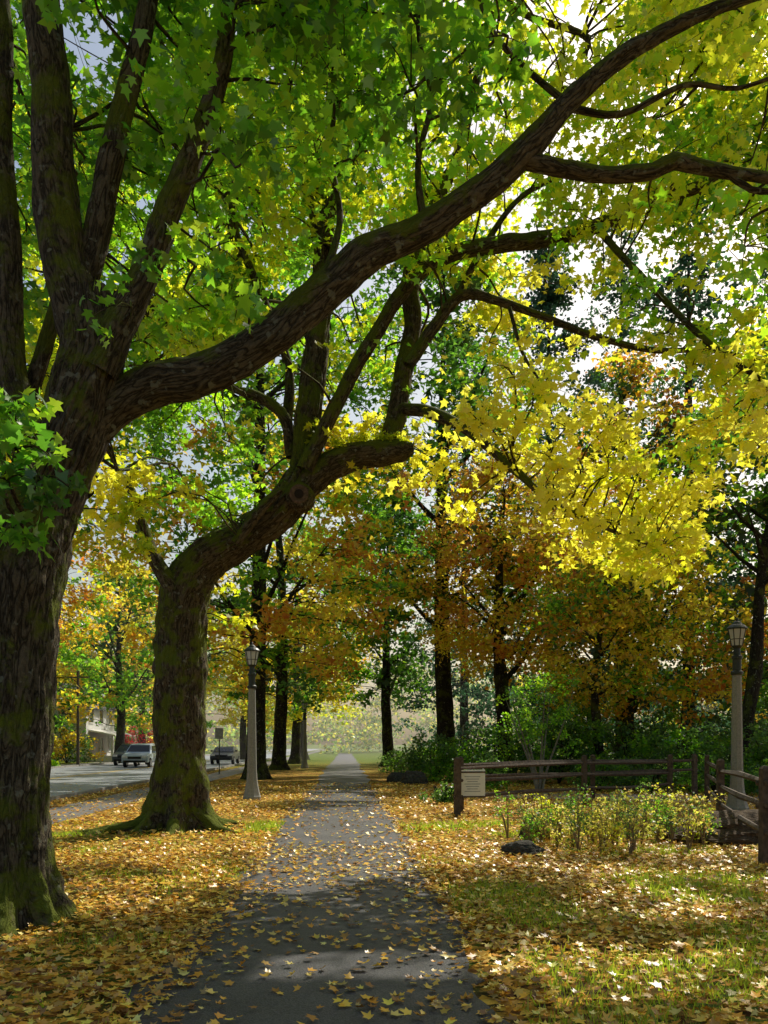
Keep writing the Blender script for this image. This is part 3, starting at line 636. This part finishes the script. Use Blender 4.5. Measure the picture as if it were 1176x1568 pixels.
# ------------------------------------------------------------------ fallen leaves
def fallen(n, y0, y1, tm, size, wid=.72, dens=1.0):
    y = np.sqrt(rng.uniform(y0**2, y1**2, n)); x = rng.uniform(-wid, wid, n)*(y+1.5)
    P = np.stack([x, y, np.zeros(n)], 1)
    dp = np.abs(x-pc(y)); ns = vnoise(np.stack([x*.9, y*.9, x*0+2], 1)); n2 = vnoise(np.stack([x*3, y*3, x*0+7], 1))
    p = np.where(dp < 1.0, .04+.24*n2*n2+.07*(y > 9)+.25*np.clip((dp-.4), 0, 1), .45+.8*ns*n2+.3*ns)
    p = np.where((dp > 1.0) & (dp < 1.4), .8, p)
    bare = (x > 1.1) & (y < 10) & (ns < .50); p = np.where(bare, .34, p)
    bare = (x < -1.6) & (ns < .25); p = np.where(bare, .3, p)
    road = (x < rl(y)+.1) & (x > rl(y)-11); p = np.where(road, .02, p)
    side = (x < rl(y)+2.5) & (x > rl(y)+1.0); p = np.where(side, .25, p)
    m = rng.random(n) < p*dens; P = P[m]; k = len(P)
    P[:, 2] = .014+rng.random(k)*.05*np.where(dp[m] < 1, .35, 1)
    C = pal_cols('litter', k)
    return P, C, size*rng.uniform(.5, 1.3, k)
for args in ((68000, 2.2, 13, T_MAPLE, .066), (84000, 13, 34, T_TRI5, .085)):
    P, C, Z = fallen(*args)
    v, fa, c = build_leaves(P, Z, C, args[3], up=1.0, spread=.26, droop=0, curl=-.9)
    v[:, 2] = np.maximum(v[:, 2], .007)
    np_mesh('fallen_leaves', v, fa, M_LITTER, None, col=c)

# ------------------------------------------------------------------ grass
n = 180000
y = np.sqrt(rng.uniform(3**2, 17**2, n)); x = rng.uniform(-.62, .62, n)*(y+1.2)
ns = vnoise(np.stack([x*.9, y*.9, x*0+2], 1)); dp = np.abs(x-pc(y))
g = np.where((x > 1.0) & (y < 10), np.clip((.60-ns)*4, .08, 1), np.clip((.38-ns)*4, .04, 1))
m = (dp > 1.15) & (rng.random(n) < g) & (x > rl(y)+2.6); x = x[m]; y = y[m]; n = len(x)
hh = rng.uniform(.03, .10, n); a = rng.uniform(0, 6.28, n); wd = rng.uniform(.003, .006, n)*(1+y*.08)
lx, ly = rng.normal(size=n)*.4*hh, rng.normal(size=n)*.4*hh
v = np.zeros((n, 3, 3)); v[:, 0] = np.stack([x-wd*np.cos(a), y-wd*np.sin(a), 0*x], 1); v[:, 1] = np.stack([x+wd*np.cos(a), y+wd*np.sin(a), 0*x], 1); v[:, 2] = np.stack([x+lx, y+ly, hh], 1)
np_mesh('grass', v.reshape(-1, 3), np.arange(n*3).reshape(-1, 3), M_GRASS, None, col=np.repeat(pal_cols('grass', n), 3, axis=0))

# ================================================================== morning mist hanging over the far park
m, t, out = mat_new('mist'); vp = N(t, 'ShaderNodeVolumeScatter'); vp.inputs['Color'].default_value = (1, .97, .90, 1); vp.inputs['Density'].default_value = .0020; vp.inputs['Anisotropy'].default_value = .5
t.links.new(vp.outputs[0], out.inputs['Volume'])
b = Builder(); b.box((0, 145, 15.5), (260, 170, 31)); b.done('mist', [m])

# ================================================================== street lamps
M_POST = simple('lamp_post_concrete', (.24, .235, .22), .75, nscale=30, var=.2, bump=.003)
M_IRON = simple('dark_green_iron', (.02, .028, .026), .45, nscale=12)
mg, t, out = mat_new('frosted_glass'); bs = N(t, 'ShaderNodeBsdfPrincipled'); bs.inputs['Base Color'].default_value = (.75, .77, .78, 1); bs.inputs['Roughness'].default_value = .25
tr = N(t, 'ShaderNodeBsdfTranslucent'); tr.inputs[0].default_value = (.8, .82, .85, 1); mx = N(t, 'ShaderNodeMixShader', i0=.5); t.links.new(bs.outputs[0], mx.inputs[1]); t.links.new(tr.outputs[0], mx.inputs[2]); t.links.new(mx.outputs[0], out.inputs[0])
def lamp(x, y, s=1.0):
    e = empty('street_lamp', (x, y, 0)); e.scale = (s, s, s)
    b = Builder()
    b.lathe((0, 0, 0), [(.27, -.05), (.27, .10), (.25, .14), (.235, .2), (.20, .36), (.17, .52), (.155, .68), (.15, .8)], 8, rot=math.pi/8)
    b.lathe((0, 0, 0), [(.142, .8), (.105, 3.25)], 8, rot=math.pi/8); b.done('post', [M_POST], e)
    b = Builder()
    b.lathe((0, 0, 0), [(.125, 3.25), (.14, 3.28), (.14, 3.33), (.10, 3.36), (.10, 3.62), (.125, 3.64), (.125, 3.70), (.085, 3.73), (.075, 3.88), (.11, 3.92), (.12, 3.95)], 16)
    b.box((0, 0, 3.80), (.40, .035, .035)); b.done('collar', [M_IRON], e, smooth=False)
    b = Builder()
    b.lathe((0, 0, 0), [(.125, 3.955), (.205, 4.335)], 8); b.done('glass', [mg], e)
    b = Builder()
    for k in range(8):
        a = 2*math.pi*k/8; c, s_ = math.cos(a), math.sin(a); q = .009
        vs = []
        for r, z in ((.128, 3.95), (.209, 4.34)):
            for dr, dt in ((-q, -q), (q, -q), (q, q), (-q, q)): vs.append(((r+dr)*c-dt*s_, (r+dr)*s_+dt*c, z))
        b.add(vs, [(0, 1, 5, 4), (1, 2, 6, 5), (2, 3, 7, 6), (3, 0, 4, 7)])
    b.lathe((0, 0, 0), [(.225, 4.335), (.245, 4.35), (.235, 4.375), (.18, 4.43), (.12, 4.46), (.10, 4.50), (.06, 4.53), (.025, 4.55), (.035, 4.58), (.012, 4.62)], 16)
    for z, r in ((4.1, .162),): b.lathe((0, 0, z), [(r, -.008), (r, .008)], 8)
    b.done('lantern_frame', [M_IRON], e)
lamp(-3.8, 23.7, .985); lamp(8.4, 19.6, 1.0); lamp(-5.3, 55); lamp(4.4, 58)

# ================================================================== fence + sign
M_WOOD = simple('weathered_fence_wood', (.085, .06, .045), .9, nscale=14, var=.5, bump=.01)
fe = empty('split_rail_fence'); b = Builder()
def post(x, y, h): b.box((x, y, h/2-.05), (.13, .12, h+.1), 0, rng.uniform(-.3, .3), .93, .006); b.box((x, y, h+.02), (.115, .11, .04), 0, 0, .55, .003)
def rail(A, B, z):
    A = np.array(A); B = np.array(B); d = nrm(B-A); sd = np.array([-d[1], d[0]]); vs = []
    for (P, k, dz) in ((A-d*.12, .7, rng.normal()*.012), ((A+B)/2, 1.1, rng.normal()*.02-.01), (B+d*.12, .7, rng.normal()*.012)):
        for an in (0, 1.1, 2.0, 3.2, 4.4, 5.3):
            r = .05*k*rng.uniform(.85, 1.15); q = P+sd*r*math.cos(an)*.8; vs.append((q[0], q[1], z+dz+r*math.sin(an)))
    fs = [(i*6+k, i*6+(k+1) % 6, (i+1)*6+(k+1) % 6, (i+1)*6+k) for i in (0, 1) for k in range(6)]+[tuple(range(6))[::-1], tuple(range(12, 18))]
    b.add(vs, fs)
runs = [[(1.63, 18.3), (5.35, 22.0), (8.3, 23.9)], [(1.80, 19.3), (5.8, 22.9), (9.2, 24.4)], [(8.75, 22.3), (6.5, 15.9), (5.0, 10.8), (6.9, 8.2), (9.4, 7.0)]]
for i, rn in enumerate(runs):
    for p in rn: post(p[0], p[1], 1.28)
    for A, B in zip(rn, rn[1:]):
        for z in ((.45, .80, 1.10) if i != 1 else (.8, 1.1)): rail(A, B, z+(.0 if i != 1 else .03))
b.done('posts_and_rails', [M_WOOD], fe)
sg = empty('notice_sign'); b = Builder(); X, Y = 2.0, 18.45
b.box((X, Y, .72), (.54, .02, .62), 0, .12); b.done('board', [simple('white_board', (.72, .72, .70), .5, var=.05)], sg, bevel=.004)
b = Builder(); b.box((X, Y-.013, .98), (.56, .012, .035), 0, .12); b.box((X, Y-.013, .43), (.56, .012, .035), 0, .12)
for k in range(7): b.box((X-.02, Y-.0125, .88-k*.055), (.36-.06*(k % 3), .004, .014), 1, .12)
b.done('frame_and_lettering', [M_WOOD, simple('print', (.2, .22, .25), .6)], sg)

import bmesh
def rock(x, y, sx, sy, sz, mat, name='rock'):
    bm = bmesh.new(); bmesh.ops.create_icosphere(bm, subdivisions=5, radius=1); P = np.array([v.co[:] for v in bm.verts]); o = rng.random()*40
    k = .7+.5*vnoise(P*1.6+o)+.22*vnoise(P*5+o)+.1*vnoise(P*14+o)
    for v, q in zip(bm.verts, k): v.co *= q
    me = bpy.data.meshes.new(name); bm.to_mesh(me); bm.free(); me.materials.append(mat); ob = bpy.data.objects.new(name, me); ob.scale = (sx, sy, sz); ob.location = (x, y, sz*.25); scene.collection.objects.link(ob)
MR = simple('dark_rock', (.05, .045, .035), .95, nscale=5, var=.5, bump=.05)
rock(2.0, 11.9, .26, .2, .14, MR); rock(2.5, 14.0, .16, .16, .28, MR, 'tree_stump'); rock(1.2, 33, .5, .4, .4, MR); rock(.6, 35, .4, .4, .3, MR)
rock(6.0, 13.6, 1.15, .8, .36, simple('mulch', (.07, .045, .025), 1, nscale=20, var=.6, bump=.05), 'mulch_mound')

# ================================================================== houses
def house(x, y, wd, dp, h, rh, wallc, roofc, rz=0.0):
    e = empty('house', (x, y, 0)); e.rotation_euler = (0, 0, rz)
    W = simple('siding', wallc, .7, var=.06); R = simple('shingles', roofc, .9, nscale=4); G = simple('window_glass', (.03, .04, .05), .15); Tm = simple('white_trim', (.65, .65, .63), .6, var=.04)
    b = Builder(); b.box((0, 0, h/2), (wd, dp, h))
    b.add([(-wd/2, -dp/2, h), (wd/2, -dp/2, h), (0, -dp/2, h+rh), (-wd/2, dp/2, h), (wd/2, dp/2, h), (0, dp/2, h+rh)], [(0, 1, 2), (3, 5, 4)])
    b.done('walls', [W], e)
    b = Builder(); o = .45; k = rh/(wd/2)
    for s in (-1, 1):
        b.add([(0, -dp/2-o, h+rh+.12), (s*(wd/2+o), -dp/2-o, h-o*k+.12), (s*(wd/2+o), dp/2+o, h-o*k+.12), (0, dp/2+o, h+rh+.12), (0, -dp/2-o, h+rh), (s*(wd/2+o), -dp/2-o, h-o*k), (s*(wd/2+o), dp/2+o, h-o*k), (0, dp/2+o, h+rh)], [(0, 1, 2, 3), (4, 7, 6, 5), (0, 4, 5, 1), (1, 5, 6, 2), (3, 2, 6, 7)])
    b.done('roof', [R], e)
    b = Builder(); b2 = Builder()
    for face in ('f', 'r'):
        L = wd if face == 'f' else dp; nwin = int(L//2.6)
        for fl in range(int(h//2.6)):
            for i in range(nwin):
                q = -L/2+(i+.5)*L/nwin; z = 1.6+fl*2.7
                if face == 'f': b.box((q, -dp/2-.012, z), (.95, .02, 1.25)); b2.box((q, -dp/2-.03, z+.68), (1.2, .06, .11)); b2.box((q, -dp/2-.03, z-.68), (1.2, .08, .1)); b2.box((q-.54, -dp/2-.03, z), (.1, .06, 1.24)); b2.box((q+.54, -dp/2-.03, z), (.1, .06, 1.24)); b2.box((q, -dp/2-.03, z), (.96, .04, .05))
                else:
                    b.box((wd/2+.012, q, z), (.02, .95, 1.25)); b2.box((wd/2+.03, q, z+.68), (.06, 1.2, .11)); b2.box((wd/2+.03, q, z-.68), (.08, 1.2, .1)); b2.box((wd/2+.03, q-.54, z), (.06, .1, 1.24)); b2.box((wd/2+.03, q+.54, z), (.06, .1, 1.24))
    b.done('windows', [G], e); b2.done('window_trim', [Tm], e)
    b = Builder(); pd = 2.2
    b.box((wd/2+pd/2+.02, 0, .25), (pd, dp*.8, .5)); b.add([(wd/2+.01, -dp*.42, 3.0), (wd/2+pd+.3, -dp*.42, 2.5), (wd/2+pd+.3, dp*.42, 2.5), (wd/2+.01, dp*.42, 3.0), (wd/2+.01, -dp*.42, 2.85), (wd/2+pd+.3, -dp*.42, 2.35), (wd/2+pd+.3, dp*.42, 2.35), (wd/2+.01, dp*.42, 2.85)], [(0, 1, 2, 3), (4, 7, 6, 5), (0, 4, 5, 1), (1, 5, 6, 2), (2, 6, 7, 3)])
    for i in range(4): b.box((wd/2+pd-.1, -dp*.38+i*dp*.76/3, 1.45), (.16, .16, 1.9))
    b.done('porch', [Tm], e)
house(-31.0, 80, 7, 8, 5.2, 2.2, (.60, .60, .60), (.10, .10, .11))
house(-31.5, 62, 6, 7, 3.0, 1.8, (.20, .24, .25), (.13, .07, .06))

# ================================================================== cars
def car(x, y, rz, colr, suv=True):
    e = empty('parked_car', (x, y, 0)); e.rotation_euler = (0, 0, rz)
    P = simple('car_paint', colr, .3, .3, var=.03, spec=.6); G = simple('car_glass', (.02, .025, .03), .08); K = simple('tyre', (.02, .02, .02), .85); L = simple('headlight', (.7, .7, .7), .2); C = simple('wheel_rim', (.4, .4, .42), .35, .8)
    prof = [(-2.2, .35), (-2.25, .6), (-2.15, .85), (-1.25, 1.02), (-.55, 1.58), (.0, 1.68), (1.3, 1.66), (1.95, 1.15), (2.2, 1.05), (2.25, .4)] if suv else [(-2.2, .35), (-2.25, .6), (-2.1, .78), (-1.1, .95), (-.4, 1.38), (.2, 1.45), (.9, 1.40), (1.6, 1.02), (2.2, .95), (2.25, .4)]
    b = Builder(); vs = []; n = len(prof)
    hwf = lambda z: .90 if z < 1.05 else .90-(z-1.05)*.34
    for s in (-1, 1):
        for yy, z in prof: vs.append((s*hwf(z), yy, z))
    b.add(vs, [tuple(range(n)), tuple(range(n, 2*n))[::-1]]+[(i, n+i, n+(i+1) % n, (i+1) % n) for i in range(n)][:n])
    b.done('body', [P], e, bevel=.06)
    b = Builder(); zt = prof[4][1]; yt = prof[4][0]; zb = prof[3][1]; yb = prof[3][0]; zr = prof[6][1]; yr = prof[6][0]; zq = prof[7][1]; yq = prof[7][0]
    b.add([(-.78, yb+.10-.015, zb+.08), (.78, yb+.10-.015, zb+.08), (.66, yt-.06, zt-.02), (-.66, yt-.06, zt-.02)], [(0, 1, 2, 3)])
    b.add([(-.78, yq+.0, zq+.06), (.78, yq+.0, zq+.06), (.66, yr+.12, zr-.06), (-.66, yr+.12, zr-.06)], [(3, 2, 1, 0)])
    for s in (-1, 1):
        hw1, hw2 = hwf(1.08)+.012, hwf(zt-.1)+.012
        b.add([(s*hw1, yb+.35, 1.06), (s*hw1, yq-.25, 1.06), (s*hw2, yr-.1, zt-.08), (s*hw2, yt+.12, zt-.08)], [(0, 1, 2, 3) if s > 0 else (3, 2, 1, 0)])
    b.done('windows', [G], e)
    b = Builder(); b2 = Builder()
    for s in (-1, 1):
        for yy in (-1.38, 1.38):
            b.lathe((s*.83, yy, .34), [(.30, -.11), (.34, -.08), (.34, .08), (.30, .11)], 20, axis='X'); b2.lathe((s*.83, yy, .34), [(.2, -.115), (.2, .115)], 12, axis='X')
    b.done('tyres', [K], e); b2.done('rims', [C], e)
    b = Builder()
    for s in (-1, 1): b.box((s*.68, -2.2, .76), (.32, .1, .15)); b.box((s*.68, 2.22, .85), (.28, .06, .16), 2)
    b.box((0, -2.26, .68), (.9, .04, .16), 1); b.box((0, -2.25, .42), (1.5, .06, .14), 1)
    for s in (-1, 1): b.box((s*1.0, -.75, 1.08), (.18, .1, .13), 3)
    b.done('lights_and_grille', [L, K, simple('tail_lamp', (.4, .02, .02), .3), P], e)
car(-17.3, 59, .04, (.35, .42, .5)); car(-19.6, 64, .04, (.04, .05, .06)); car(-13.1, 68, .04, (.03, .035, .04), False)

b = Builder(); b.lathe((-22.3, 60, 0), [(.12, -.1), (.09, 7)], 10); b.box((-22.3, 60, 6.5), (1.6, .1, .1)); b.done('utility_pole', [simple('pole_wood', (.09, .07, .055), .9)])
b = Builder(); b.lathe((-9.0, 45, 0), [(.03, -.1), (.03, 2.4)], 8); b.box((-9.0, 44.96, 2.2), (.45, .02, .6), 1); b.done('street_sign', [M_IRON, simple('sign_face', (.3, .3, .3), .5)])
